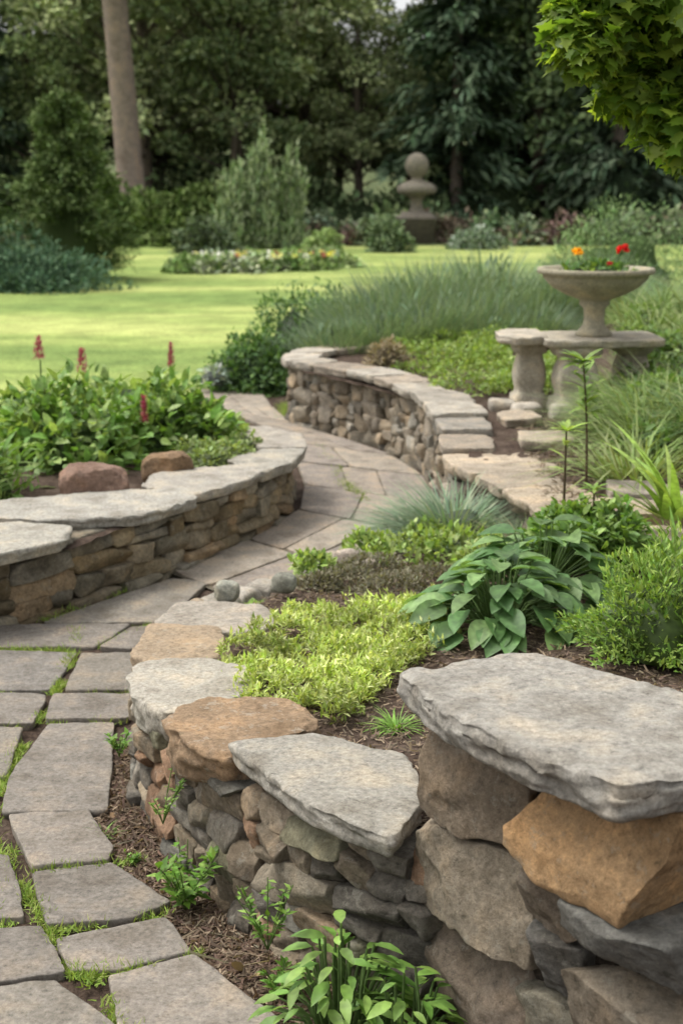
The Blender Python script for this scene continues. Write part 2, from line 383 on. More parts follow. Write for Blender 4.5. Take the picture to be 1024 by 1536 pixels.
B2l=[1.4,1.12,.88,.78,.7,.58,.62,.56,.47,.34,.08,-.25,-.32,-.22,.1,.3]
def b2z(x,y,L=None,R=None):
    return np.interp(y,[4.75,10.5,14],[.36,.40,.05])+np.clip((x-1.3)*.22,0,.55)*np.clip((15-y)/3,0,1)+soilz(x,y)
ruled('planting_terrace',B2y,B2l,9.,b2z,[M_soil],120,200,1.6)
B3y=[4.2,4.8,5.1,5.4,5.8,6.1,6.6,7.0,7.6,8.5,9.4]
B3r=[-1.9,-1.35,-1.05,-.9,-.68,-.5,-.33,-.3,-.45,-1.2,-2.0]
def b3z(x,y,L=None,R=None): return np.interp(y,[4.2,7.4,9.4],[.27,.27,-.02])+soilz(x,y)
ruled('flower_bed',B3y,-6.,B3r,b3z,[M_soil],80,150,.6)

# ---------------------------------------------------------------- flagstone path
FG=[(.20,.18,.155),(.225,.20,.17),(.185,.17,.15),(.24,.215,.185),(.205,.185,.155)]
mb=MB();r=RS(3)
fs=[[(-.47,2.62),(-.31,2.70),(-.12,2.46),(-.38,2.30)],[(-.61,2.77),(-.39,2.86),(-.32,2.72),(-.46,2.65),(-.55,2.65)],
[(-.72,3.07),(-.55,3.12),(-.39,2.93),(-.46,2.86),(-.64,2.83)],[(-.85,3.38),(-.65,3.40),(-.56,3.20),(-.56,3.13),(-.73,3.10)],
[(-.88,4.02),(-.69,4.03),(-.61,3.42),(-.87,3.41),(-.90,3.61)],[(-.91,4.27),(-.66,4.27),(-.65,4.06),(-.89,4.05)],
[(-.89,4.66),(-.69,4.66),(-.65,4.30),(-.88,4.31)],[(-1.26,5.0),(-.78,5.0),(-.87,4.75),(-1.3,4.75)],
[(-1.25,4.70),(-.92,4.69),(-.94,4.33),(-1.25,4.31)],[(-1.2,4.28),(-.94,4.27),(-.93,4.02),(-1.2,4.0)],
[(-.75,2.81),(-.655,2.82),(-.57,2.64),(-.72,2.60)],[(-.72,2.57),(-.58,2.60),(-.42,2.42),(-.6,2.25)],
[(-1.10,5.06),(-.69,5.62),(-.55,5.54),(-.66,5.03)],[(-.95,3.16),(-.80,3.15),(-.70,2.86),(-.9,2.85)],
[(-.63,5.0),(-.5,5.42),(-.34,5.2),(-.44,4.9)],[(-.84,4.73),(-.76,4.95),(-.62,4.97),(-.60,4.70)],[(-.66,4.66),(-.59,4.67),(-.57,4.3),(-.62,4.3)],
[(-1.2,3.97),(-.95,3.97),(-.92,3.62),(-1.2,3.6)],[(-1.2,3.57),(-.94,3.58),(-.90,3.2),(-1.2,3.2)],[(-1.25,3.16),(-.98,3.16),(-.93,2.8),(-1.2,2.7)],
[(-1.1,2.7),(-.79,2.78),(-.76,2.6),(-1.1,2.4)],[(-1.7,4.7),(-1.3,4.7),(-1.3,4.3),(-1.7,4.3)],[(-1.7,4.27),(-1.25,4.27),(-1.25,3.9),(-1.7,3.9)],
[(-.36,2.27),(-.1,2.42),(.1,2.1),(-.3,1.9)],[(-.6,2.2),(-.4,2.27),(-.35,1.9),(-.7,1.9)]]
for k,p in enumerate(fs):
    p=np.array(p);c_=p.mean(0);p=c_+(p-c_)*1.055
    slab(mb,p,.022+r.uniform(-.003,.005),.035,100+k,150,.42,pick(r,FG,.10),0,(r.normal()*.008,r.normal()*.008),1,.035,.35)
PL=np.array([(-.72,5.74),(-.50,6.1),(-.22,6.75),(-.18,7.3),(-.25,8.0),(-.32,8.8),(-.55,9.5),(-.80,10.0),(-1.0,10.6),(-1.2,11.2)])
PR=np.array([(-.40,5.32),(-.08,5.75),(.34,6.35),(.5,7.0),(.48,7.75),(.27,8.5),(-.05,9.05),(-.38,9.55),(-.5,10.2),(-.6,10.9)])
PLs=smooth_curve(PL,.05);PRs=resample(smooth_curve(PR,.05),len(PLs),False)
n=len(PLs);V=np.vstack([np.column_stack([PLs,np.full(n,.016)]),np.column_stack([PRs,np.full(n,.016)])]);i=np.arange(n-1)
mb.add(V,np.stack([i,i+n,i+n+1,i+1],1),(.13,.115,.085))
nrow=9;ks=np.linspace(0,n-1,nrow+1).astype(int)
for a in range(nrow):
    cols=[0,.38,.68,1] if a%2 else [0,.5,1]
    cols=[0]+[c_+r.uniform(-.07,.07) for c_ in cols[1:-1]]+[1]
    for b in range(len(cols)-1):
        def pt(k,u): return PLs[k]*(1-u)+PRs[k]*u
        q=np.array([pt(ks[a],cols[b]),pt(ks[a],cols[b+1]),pt(ks[a+1],cols[b+1]),pt(ks[a+1],cols[b])]);c=q.mean(0)
        q=c+(q-c)*(1-.012/np.linalg.norm(q-c,axis=1,keepdims=True))
        slab(mb,q,.023+r.uniform(-.002,.003),.03,300+a*5+b,60,.4,pick(r,[(.255,.22,.18),(.28,.245,.20),(.235,.205,.175)],.08),rnd=.03,chip=.3)
mb.build('flagstone_path',[M_flag])

# ---------------------------------------------------------------- walls
PALW=[(.225,.185,.135),(.255,.22,.165),(.18,.16,.13),(.265,.205,.14),(.205,.195,.165),(.165,.15,.125),(.28,.18,.115),(.175,.165,.11),(.32,.265,.19)]
PALC=[(.33,.30,.25),(.30,.275,.235),(.35,.32,.27),(.31,.265,.21)]
mb=MB()
nw=[(-.44,4.35),(-.55,4.15),(-.58,3.9),(-.57,3.7),(-.54,3.5),(-.46,3.3),(-.36,3.1),(-.24,2.89),(-.09,2.68),(.06,2.53),(.16,2.47)]
nzt=lambda t:np.interp(t,[0,.25,.5,.7,1],[.22,.26,.28,.315,.35])
wall(mb,nw,-.02,nzt,(.07,.18),(.035,.08),.15,1,14,PALW,14,.03,1.2,.02)
E_=[(-.255,2.94),(-.06,3.0),(.14,2.86),(.165,2.62),(.10,2.455),(-.06,2.61)]
slab(mb,E_,.405,.05,501,260,1,(.33,.31,.265),2,(.0,.0),2,.05)
slab(mb,[(-.41,3.11),(-.36,3.25),(-.11,3.25),(-.05,3.10),(-.13,3.02),(-.25,2.93),(-.38,3.0)],.385,.095,502,180,1.5,(.29,.205,.13),2,(0,.05),2,.1)
slab(mb,[(-.53,3.40),(-.56,3.62),(-.38,3.70),(-.21,3.58),(-.24,3.37),(-.43,3.25)],.35,.09,503,180,1.3,(.40,.37,.31),2,(0,.0),2,.1)
slab(mb,[(-.59,3.74),(-.57,4.05),(-.35,3.99),(-.30,3.76),(-.48,3.64)],.33,.09,504,160,1.4,(.33,.255,.175),2,(0,0),1,.1)
slab(mb,[(-.57,4.14),(-.54,4.38),(-.25,4.34),(-.18,4.14),(-.27,4.02),(-.50,4.04)],.30,.085,505,160,1.3,(.34,.305,.255),2,(0,0),1,.1)
mb.build('dry_stone_wall',[M_stone,M_core,M_cap])
# tall corner wall
mb=MB()
O=np.array([.135,2.475]);u=norm(np.array([.31,-.44]));w_=np.array([-u[1],u[0]])
def bs(s0,s1,d0,d1,z0,z1,seed,col,n=16,k=14,rough=1.25,planes=12):
    c=O+u*(s0+s1)/2+w_*(d0+d1)/2;stone(mb,(c[0],c[1],(z0+z1)/2),u,(s1-s0,d1-d0,z1-z0),seed,n,col,k,rough,planes=planes)
bs(-.02,.29,.0,.25,.435,.645,601,(.25,.20,.145),38,12,1.2,9)
bs(.285,.585,-.025,.36,.455,.655,602,(.44,.285,.15),44,18,1.0,9)
bs(-.035,.30,-.01,.24,.235,.443,603,(.255,.215,.16),38,13,1.2,9)
bs(.29,.41,-.01,.2,.345,.46,604,(.27,.22,.165),26,12,1.2,7)
bs(.40,.63,-.035,.34,.35,.46,605,(.19,.185,.165),32,13,1.2,7)
bs(.285,.43,-.01,.2,.23,.357,606,(.19,.18,.16),26,12,1.2,7)
bs(-.01,.295,-.005,.24,.05,.24,607,(.205,.165,.125),30,13,1.2,7)
bs(.41,.63,-.025,.36,.15,.352,608,(.21,.175,.13),32,13,1.2,7)
bs(.27,.42,0,.2,.09,.235,609,(.22,.20,.15),18,9)
bs(.3,.6,0,.3,-.05,.15,610,(.2,.17,.13),12);bs(-.02,.3,0,.3,-.08,.07,611,(.2,.17,.13),12)
for j,(a,b,z0,z1) in enumerate([(.36,.62,.43,.65),(.62,.95,.42,.65),(.35,.7,.2,.43),(.7,1.05,.2,.42),(.37,.8,-.03,.2),(.95,1.3,.3,.65),(.8,1.3,-.03,.25)]):
    bs(.30,.58,a,b,z0,z1,620+j,PALW[j%8],16)
def q4(s0,s1,d0,d1): return [O+u*s+w_*d for s,d in ((s0,d0),(s1,d0),(s1,d1),(s0,d1))]
for rg in ((.06,.52,.06,.25),(.22,.51,.25,.5),(.33,.50,.5,1.2)):
    V=np.array([[*p,z] for z in (-.05,.635) for p in q4(*rg)]);mb.add(V,[[0,1,5,4],[1,2,6,5],[2,3,7,6],[3,0,4,7],[4,5,6,7]],(.03,.03,.02),1)
slab(mb,[(.10,2.50),(.36,2.63),(.62,2.38),(.95,2.3),(1.0,2.12),(.70,2.10),(.54,2.03),(.415,1.985),(.27,2.16),(.17,2.33)],.722,.07,630,520,.95,(.335,.315,.275),2,(0,0),3,.05,1.3)
slab(mb,[(.72,2.42),(.88,2.66),(1.12,2.86),(1.36,2.62),(1.10,2.26),(.99,2.32)],.712,.07,631,120,.95,(.335,.315,.275),2,(0,0),1,.05,1.3)
mb.build('corner_stone_wall',[M_stone,M_core,M_cap])
# left wall
mb=MB()
lw=[(-2.8,4.3),(-2.0,4.62),(-1.5,4.85),(-1.26,4.98),(-1.06,5.2),(-.84,5.5),(-.6,5.85),(-.42,6.25),(-.27,6.65),(-.22,7.05),(-.30,7.45),(-.5,7.7),(-.8,7.8)]
PALL=[(.245,.20,.13),(.215,.19,.14),(.28,.235,.165),(.20,.18,.14),(.23,.18,.11),(.27,.245,.195),(.27,.20,.125)]
wall(mb,lw,-.02,.272,(.12,.32),(.04,.085),.16,1,21,PALL,10,.015,1.0,.02,(9,16))
LC=[(.365,.345,.295),(.37,.35,.305),(.355,.33,.285),(.335,.315,.27),(.345,.315,.27)]
slab(mb,[(-1.7,4.68),(-1.24,4.88),(-1.02,5.10),(-1.03,5.32),(-1.25,5.42),(-1.7,5.2)],.318,.05,701,140,1,LC[0],2,(0,0),2,.08)
slab(mb,[(-1.5,5.44),(-1.05,5.40),(-.80,5.48),(-.59,5.80),(-.64,6.0),(-.9,5.97),(-1.4,5.78)],.325,.05,702,160,1,LC[1],2,(0,0),2,.06)
slab(mb,[(-.64,5.85),(-.50,6.03),(-.36,6.33),(-.42,6.58),(-.85,6.35),(-.88,6.05)],.323,.048,703,130,1,LC[2],2)
slab(mb,[(-.37,6.34),(-.23,6.6),(-.17,6.97),(-.38,6.95),(-.55,6.65)],.32,.05,704,110,1,LC[3],2)
slab(mb,[(-.17,7.0),(-.2,7.4),(-.42,7.70),(-.6,7.55),(-.4,7.0)],.315,.05,705,110,1,LC[4],2)
mb.build('dry_stone_wall',[M_stone,M_core,M_cap])
# far wall
mb=MB()
fw=[(.1,10.6),(-.2,10.35),(-.36,9.95),(-.38,9.5),(-.05,9.15),(.26,8.62),(.44,8.0),(.49,7.5),(.52,7.0),(.50,6.55)]
PALF=[(.28,.24,.185),(.31,.27,.215),(.235,.205,.16),(.32,.26,.185),(.26,.24,.20),(.21,.18,.135)]
wall(mb,fw,-.02,lambda t:np.interp(t,[0,.75,1],[.40,.40,.335]),(.08,.2),(.05,.13),.16,1,31,PALF,9,.015,1.1)
caps(mb,fw,1,lambda t:np.interp(t,[0,.75,1],[.45,.45,.385]),.26,(.28,.5),.05,32,PALC)
mb.build('dry_stone_wall',[M_stone,M_core,M_cap])
mb=MB()
tw=[(.50,6.52),(.55,6.2),(.63,5.93),(.71,5.6),(.80,5.24),(.98,4.98),(1.3,4.86),(1.9,4.75)]
wall(mb,tw,-.02,.335,(.1,.24),(.06,.12),.16,1,41,PALF,9,.01,1.1)
PALS=[(.39,.33,.255),(.37,.315,.245),(.345,.305,.25),(.41,.34,.255)]
caps(mb,tw,1,.38,.36,(.22,.36),.05,42,PALS,.03,2,80)
for j,p in enumerate([[(.98,5.42),(1.3,5.3),(1.36,5.05),(1.04,5.12)],[(1.08,5.75),(1.32,5.7),(1.36,5.4),(1.06,5.5)],[(1.4,5.3),(1.8,5.3),(1.8,5.0),(1.42,5.05)],[(.86,6.9),(1.12,6.9),(1.1,6.6),(.84,6.6)],[(.82,7.5),(1.0,7.6),(1.05,7.3),(.84,7.2)]]):
    slab(mb,p,.415 if j<3 else .42,.05,720+j,80,.8,pick(rng,PALS,.1),2)
mb.build('dry_stone_wall',[M_stone,M_core,M_cap])
# bed edging stones
mb=MB();r=RS(5)
ed=smooth_curve([(-.5,4.42),(-.44,4.6),(-.30,4.85),(-.1,5.2),(.08,5.6),(.3,5.98),(.46,6.35)],.02);k=0
while k<len(ed)-5:
    L=r.uniform(.1,.24);m=min(len(ed)-1,k+int(L/.04));t=norm(ed[min(m+2,len(ed)-1)]-ed[m-2])
    z=np.interp(ed[m][1],[4.3,5.2,6.4],[.12,.09,.04])
    stone(mb,(ed[m][0]+r.normal()*.01,ed[m][1],z),t,(L,.16,np.interp(ed[m][1],[4.3,6.4],[.27,.14])),r.randint(1000000),11,pick(r,PALC,.15),5,1.2);k+=int(L/.02)
for (x,y,z,s,c_) in [(-.37,4.46,.305,.085,(.30,.30,.25)),(-.19,4.54,.31,.085,(.28,.28,.23)),(-.47,4.44,.265,.05,(.3,.25,.19)),(.02,5.1,.24,.1,(.34,.29,.24)),(.16,5.6,.19,.09,(.35,.33,.29)),(.1,4.95,.26,.06,(.32,.29,.26))]:
    stone(mb,(x,y,z),(1,r.normal()),(s,s*.9,s*.85),r.randint(1000000),12,c_,2.6,.9,planes=4)
mb.build('edging_stones',[M_cap])
for nm,c,d,col,sd in (('boulder',(-1.06,6.0,.33),(.30,.24,.19),(.25,.165,.125),801),('boulder',(-.80,6.42,.32),(.25,.2,.17),(.23,.155,.095),802)):
    mb=MB();stone(mb,c,(1,.2),d,sd,24,col,3.2,1.8,planes=13);mb.build(nm,[M_rock])

# ---------------------------------------------------------------- urn and table
e=empty('stone_garden_table');TB=.36
def leg(x,y,s,name):
    m=MB();h=.40
    prof=[(0,0),(s*1.0,0),(s*1.0,.05),(s*.95,.06),(s*.95,.085),(s*.75,.10),(s*.72,.12),(s*.82,.16),(s*.86,.2),(s*.78,.26),(s*.66,.30),(s*.66,.315),(s*.85,.325),(s*.9,.34),(s*.95,.345),(s*.95,h),(0,h)]
    lathe(m,prof,(x,y,TB),40,7,(.37,.335,.265),0,.1,.003);m.build(name,[M_urn],True,e)
leg(1.05,7.95,.10,'leg_1');leg(1.28,7.78,.135,'leg_2');leg(1.62,7.95,.11,'leg_3')
m=MB();slab(m,[(.86,7.80),(.86,8.05),(.95,8.2),(1.12,8.2),(1.13,7.76),(.95,7.70)],.79,.045,901,90,.4,(.36,.325,.265));m.build('table_top_end',[M_urn],True,e)
m=MB();slab(m,[(1.10,7.62),(1.08,8.15),(1.75,8.15),(1.76,7.66)],.782,.045,902,120,.4,(.32,.29,.23));m.build('table_top',[M_urn],True,e)
for j,(x,y,s) in enumerate([(1.0,7.6,.16),(1.18,7.55,.14),(.88,7.75,.14),(1.36,7.5,.13)]):
    m=MB();stone(m,(x,y,.40),(1,.1),(s,s,.1),910+j,10,(.33,.30,.25),5);m.build('base_stone',[M_urn],True,e)
e2=empty('urn_planter');m=MB();c=(1.39,7.88,.782)
lathe(m,[(0,0),(.10,0),(.10,.02),(.085,.03),(.06,.06),(.055,.10),(.06,.15),(.085,.175),(.08,.19),(.09,.20),(.16,.225),(.235,.265),(.285,.315),(.29,.335),(.315,.34),(.32,.355),(.315,.37),(.28,.368),(.27,.34),(0,.335)],c,64,2,(.30,.275,.20))
m.build('urn',[M_urn],True,e2)
m=MB();mound(m,(1.39,7.88,1.11),(.20,.20,.07),500,.04,T_L,(.09,.18,.04),950,(.18,.28,.06),.3);m.build('leaves',[M_leaf],True,e2)
def flower(mb,c,s,col,seed,n=40):
    r=RS(seed);D=sph(r,n,-.3);scatter(mb,T_LW,np.array(c)+D*s*.25,D+r.normal(size=(n,3))*.2,D+r.normal(size=(n,3))*.6,s*.75*r.uniform(.7,1.1,n),vcol(r,n,col,.25))
m=MB();flower(m,(1.27,7.8,1.235),.036,(.85,.45,.02),951);flower(m,(1.52,7.82,1.25),.038,(.65,.02,.02),952);flower(m,(1.44,7.75,1.18),.018,(.5,.02,.05),953);m.build('blossoms',[M_petal],True,e2)
m=MB()
for x,y,z in ((1.27,7.8,1.235),(1.52,7.82,1.25)): tube(m,[(x*.6+.55,y,1.1),(x,y,z)],.004,5,(.06,.12,.03))
m.build('stems',[M_leaf],True,e2)
# statue
m=MB();lathe(m,[(0,0),(.5,0),(.5,.62),(.56,.64),(.56,.72),(.46,.74),(.42,.82),(.30,.86)],(2.06,40,0),40,8,(.18,.16,.13))
lathe(m,[(.22,.86),(.17,.95),(.16,1.15),(.24,1.28),(.5,1.34),(.55,1.42),(.53,1.52),(.38,1.62),(.2,1.68),(.14,1.75),(.16,1.78),(.28,1.88),(.33,2.05),(.31,2.2),(.22,2.34),(.1,2.41),(0,2.42)],(2.06,40,0),40,2,(.21,.19,.15))
m.build('stone_orb_statue',[M_urn])

# ---------------------------------------------------------------- near planting
def hz(x,y): return float(b1z(np.array([x]),np.array([y]))[0])
LIME=(.34,.42,.10)
m=MB();r=RS(61);poly=[(-.34,3.82),(-.32,3.5),(-.21,3.28),(.0,3.2),(.09,3.42),(.22,3.75),(.36,4.05),(.30,4.36),(.05,4.42),(-.14,4.28),(-.24,4.02)]
P=rpoly(r,poly,2300);pp=np.column_stack([P,P[:,0]*0]);keep=fbm(pp/.07,19,2)>-.6;P=P[keep];pp=pp[keep]
z=b1z(P[:,0],P[:,1])+.018+.045*np.clip(fbm(pp/.05,9,2),-.5,1)
tone=(1+.3*fbm(pp/.1,29,2))[:,None]
for k in range(10):
    n=len(P);a=r.uniform(0,6.28,n);tl=r.uniform(.0,1.4,n)
    d=np.stack([np.cos(a)*np.sin(tl),np.sin(a)*np.sin(tl),np.cos(tl)],1)
    base=np.column_stack([P+r.normal(size=P.shape)*.008,z+r.uniform(-.015,.018,n)])
    scatter(m,T_SN,base,d,np.tile([0,0,1.],(n,1))+.3*r.normal(size=(n,3)),r.uniform(.010,.028,n),vcol(r,n,LIME,.35,(.52,.56,.24),.3)*tone)
m.build('sedum_groundcover',[M_leaf])
T_H=T_oval(.62,.28,.16,(0,.08,.2,.4,.6,.78,.92,1),(.1,.55,.88,1,.9,.62,.26,.02))
def hosta(name,c,R,N,L,seed,col=(.10,.19,.06),T=None,hh=.16,alt=(.175,.28,.095)):
    r=RS(seed);m=MB();q=np.sqrt(np.linspace(.02,1,N));a=np.arange(N)*2.4+r.normal(size=N)*.4
    for k in range(N):
        tip=np.array([c[0]+math.cos(a[k])*q[k]*R*.8,c[1]+math.sin(a[k])*q[k]*R*.8,c[2]+hh*(1.2-q[k]**2)*r.uniform(.75,1.15)])
        base=np.array([c[0]+math.cos(a[k])*.03,c[1]+math.sin(a[k])*.03,c[2]]);mid=(tip+base)/2+np.array([0,0,.03])
        tube(m,[base,mid,tip],.0025,4,(.12,.19,.06))
        d=np.array([[math.cos(a[k])+r.normal()*.3,math.sin(a[k])+r.normal()*.3,.35-.6*q[k]]])
        n=np.array([[math.cos(a[k])*.3*q[k]+r.normal()*.2,math.sin(a[k])*.3*q[k]+r.normal()*.2,1.]])
        scatter(m,T or T_H,tip[None],d,n,np.array([L*r.uniform(.65,1.15)]),vcol(r,1,col,.25,alt,.3))
    return m.build(name,[M_leaf])
hosta('hosta_plant',(.47,4.08,hz(.47,4.08)),.29,130,.11,71,hh=.17)
hosta('hosta_plant',(.64,4.42,hz(.64,4.42)),.30,120,.11,72,hh=.2)
m=MB();mound(m,(.87,3.72,.38),(.22,.22,.22),9000,.024,T_SN,(.18,.30,.055),73,(.30,.41,.095),.35,.9,.6,lump=.6,dens=.6);m.build('feathery_shrub',[M_leaf])
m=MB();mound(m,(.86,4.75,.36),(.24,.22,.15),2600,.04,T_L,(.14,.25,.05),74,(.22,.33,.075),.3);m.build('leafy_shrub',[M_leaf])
m=MB();core(m,(.46,5.72,.14),(.22,.2,.2),81,(.06,.08,.05));tuft(m,(.46,5.72,.14),2600,.33,.42,81,(.19,.265,.17),.03,(.29,.34,.23),.3,1.05);m.build('blue_fescue',[M_leafdull])
m=MB();tuft(m,(.72,5.30,.2),900,.22,.36,82,(.14,.2,.09),.026,(.29,.25,.16),.3,1.1);m.build('dry_grass_clump',[M_leafdull])
m=MB();tuft(m,(.13,3.2,hz(.13,3.2)),120,.075,.06,83,(.19,.33,.06),.05,None,0,1.1);m.build('grass_tuft',[M_leaf])
m=MB()
for j,(x,y,s) in enumerate([(.02,4.75,.13),(.17,4.62,.13),(.32,4.75,.14),(-.08,4.7,.09),(.12,4.95,.12)]): mound(m,(x,y,hz(x,y)-.01),(s,s,.07),1200,.016,T_S,(.18,.17,.11),90+j,(.26,.24,.17),.4,.8,.4,kc=False)
m.build('creeping_thyme',[M_leafdull])
m=MB()
for j,(x,y,s,hh) in enumerate([(.26,5.15,.15,.09),(.42,5.2,.15,.10),(.1,5.3,.10,.07),(.55,5.0,.13,.08),(-.2,5.0,.09,.05),(-.30,4.92,.08,.05),(.34,5.5,.12,.07),(-.28,4.62,.06,.05),(-.42,4.64,.06,.05),(-.1,4.9,.07,.06)]): mound(m,(x,y,hz(x,y)+.02),(s,s,hh),280,.035,T_L,(.26,.37,.09),110+j,(.36,.45,.15),.3,.6,.5,kc=False)
m.build('low_leafy_plants',[M_leaf])
T_I=T_blade(.06,.35,7)
m=MB();tuft(m,(1.21,5.02,.42),30,.46,.14,120,(.25,.37,.08),.09,(.35,.45,.13),.3,.75,T_I);m.build('iris_plant',[M_leaf])
m=MB();tuft(m,(1.12,4.62,.38),20,.30,.1,121,(.19,.31,.06),.06,None,0,.9,T_I);m.build('iris_plant',[M_leaf])
def stalk(name,c,h,seed,n=16,L=.05,col=(.20,.32,.06),lean=.0,topn=10):
    r=RS(seed);m=MB();t=np.linspace(0,1,6);pts=np.stack([c[0]+lean*t*t,c[1]+0*t,c[2]+h*t],1);tube(m,pts,np.linspace(.006,.003,6),6,(.10,.07,.04))
    k=np.concatenate([r.uniform(.55,1,n),np.full(topn,1.)]);a=r.uniform(0,6.28,len(k));P=np.stack([c[0]+lean*k*k,c[1]+0*k,c[2]+h*k],1)
    d=np.stack([np.cos(a),np.sin(a),r.uniform(.0,1,len(k))],1);scatter(m,T_LN,P,d,np.tile([0,0,1.],(len(k),1)),L*r.uniform(.7,1.2,len(k)),vcol(r,len(k),col,.25));return m.build(name,[M_leaf])
stalk('lily_stalk',(.80,5.0,.38),.36,131,6,.08,(.29,.41,.09),0,18);stalk('lily_stalk',(1.0,5.7,.40),.50,132,50,.10,(.22,.33,.07),-.03,16);stalk('lily_stalk',(.88,4.85,.38),.18,133,16,.06)
# bank on right
m=MB();r=RS(140)
for j in range(95):
    y=r.uniform(5.9,11.8);x=r.uniform(.195*y,.195*y+1.5)
    if j<26: y=r.uniform(6.2,7.4);x=r.uniform(1.4,1.95)
    z=float(b2z(np.array([x]),np.array([y]))[0]);tuft(m,(x,y,z),170,r.uniform(.22,.48),.38,141+j,[(.18,.26,.08),(.24,.32,.11),(.15,.24,.10)][j%3],.026,(.32,.36,.17),.25,.85,T_B2)
m.build('meadow_grass_bank',[M_leafdull])
m=MB()
for j in range(26):
    y=r.uniform(6.3,10.5);x=r.uniform(.19*y+.15,.19*y+1.3);z=float(b2z(np.array([x]),np.array([y]))[0]);mound(m,(x,y,z),(.2,.2,.16),420,.045,T_L,(.14,.24,.05),180+j,(.24,.34,.1),.3)
m.build('bank_perennials',[M_leaf])
m=MB();
for j in range(44):
    x=r.uniform(.45,1.5);y=r.uniform(8.2,11.2)
    if x<np.interp(y,B2y,B2l)+.35: x+=.4
    mound(m,(x,y,.41),(.17,.17,r.uniform(.05,.15)),420,.03,T_S,(.23,.34,.07),200+j,(.33,.42,.12),.35,.6,.5,kc=False)
m.build('lime_groundcover',[M_leaf])
m=MB();mound(m,(.30,9.35,.42),(.14,.14,.2),900,.035,T_LN,(.30,.24,.15),240,(.37,.31,.21),.4,.9,.6);m.build('spent_flower_shrub',[M_leafdull])
for j,(x,y,h,s) in enumerate([(-.02,10.6,.42,.5),(.3,10.8,.5,.5),(.62,11.1,.55,.5),(.95,11.5,.62,.5),(1.3,12.0,.68,.5),(1.75,12.3,.72,.5),(.2,11.6,.60,.5),(.75,12.4,.78,.6),(1.1,11.0,.45,.45),(2.2,12.6,.8,.6),(1.45,11.3,.5,.5),(1.3,12.9,.85,.6),(.45,12.0,.7,.5)]):
    m=MB();tuft(m,(x,y,.26),1500,h,s,250+j,(.165,.235,.145),.022,(.25,.31,.195),.3,.62,T_B3);mound(m,(x,y,.26),(s*.55,s*.55,h*.7),500,.09,T_nd,(.155,.225,.14),290+j,(.23,.30,.18),.3,.5,1.0);m.build('blue_ornamental_grass',[M_leafdull])
for j,(x,y,rx,hz_,n) in enumerate([(-.72,11.25,.36,.46,3200),(-.40,12.4,.42,.66,3200),(-.1,12.9,.35,.66,1800)]):
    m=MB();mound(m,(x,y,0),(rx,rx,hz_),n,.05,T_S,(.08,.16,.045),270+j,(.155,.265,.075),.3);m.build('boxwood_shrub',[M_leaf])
m=MB();mound(m,(-1.0,11.0,.1),(.12,.1,.12),100,.05,T_L,(.4,.45,.42),275);m.build('white_flower_clump',[M_petal])
# left bed
for j,(x,y,rx,h,n) in enumerate([(-1.32,6.9,.36,.32,1700),(-.92,7.35,.34,.31,1500),(-1.6,7.3,.3,.30,1000),(-1.62,6.05,.25,.33,800),(-1.15,7.9,.4,.29,1100)]):
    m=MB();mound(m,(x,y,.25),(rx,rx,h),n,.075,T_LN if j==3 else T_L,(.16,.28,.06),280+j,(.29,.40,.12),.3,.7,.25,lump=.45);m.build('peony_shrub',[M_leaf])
m=MB()
for j,(x,y) in enumerate([(-.62,7.3),(-.5,7.15),(-.55,6.85),(-.7,6.95),(-.62,7.6),(-.62,6.75)]): mound(m,(x,y,.27),(.13,.13,.09),380,.03,T_L,(.24,.32,.10),290+j,(.32,.39,.16),.3)
m.build('low_perennials',[M_leaf])
m=MB()
for j,(x,y,z) in enumerate([(-1.70,8.0,.73),(-1.46,8.0,.66),(-.97,8.1,.68),(-.98,7.0,.54)]):
    tube(m,[(x,y,.2),(x+.005,y,z-.1)],.005,5,(.15,.22,.07),1);r=RS(300+j);n=220;t=r.rand(n);D=sph(r,n,-1);s=.026*(1-t)+.005
    if j>1: s=s*.4
    P=np.stack([x+D[:,0]*s,y+D[:,1]*s,z-.10+.13*t],1);scatter(m,T_LN,P,D+np.array([0,0,.8]),D,.022,vcol(r,n,(.36,.06,.13),.3,(.48,.15,.22),.3))
m.build('celosia_flowers',[M_petal,M_leaf])
# foreground weeds
T_W=T_oval(.42,.35,.12)
hosta('broadleaf_weed',(.0,2.40,0),.18,130,.055,311,(.14,.25,.05),T_W,.19,(.22,.34,.08))
hosta('broadleaf_weed',(.12,2.34,0),.13,80,.05,312,(.14,.25,.05),T_W,.16,(.22,.34,.08))
m=MB();tuft(m,(.085,2.44,.0),6,.28,.05,313,(.14,.26,.06),.055,None,0,.3,T_blade(.08,.3,6));m.build('iris_shoot',[M_leaf])
def weed(c,h,n,L,seed,col=(.13,.25,.04)):
    r=RS(seed);m=MB()
    for k in range(n):
        a=r.uniform(0,6.28);hh=h*r.uniform(.5,1.1);top=np.array([c[0]+math.cos(a)*hh*.5,c[1]+math.sin(a)*hh*.5,c[2]+hh]);b=np.array(c)
        tube(m,[b,(b+top)/2+np.array([0,0,.01]),top],.0014,4,(.12,.18,.05));q=10;t=r.uniform(.3,1,q);D=sph(r,q,0)
        scatter(m,T_S,b+(top-b)*t[:,None],D,np.tile([0,0,1.],(q,1)),L*r.uniform(.6,1.2,q),vcol(r,q,col,.25,(.22,.34,.08),.3))
    return m.build('wall_weed',[M_leaf])
weed((-.35,2.92,0),.14,16,.034,321);weed((-.15,2.62,.08),.15,9,.024,322);weed((-.56,3.36,.19),.07,8,.020,323);weed((-.12,2.56,0),.09,8,.026,324);weed((-.42,3.10,.13),.11,8,.016,325);weed((-.50,3.14,.0),.04,6,.014,326)
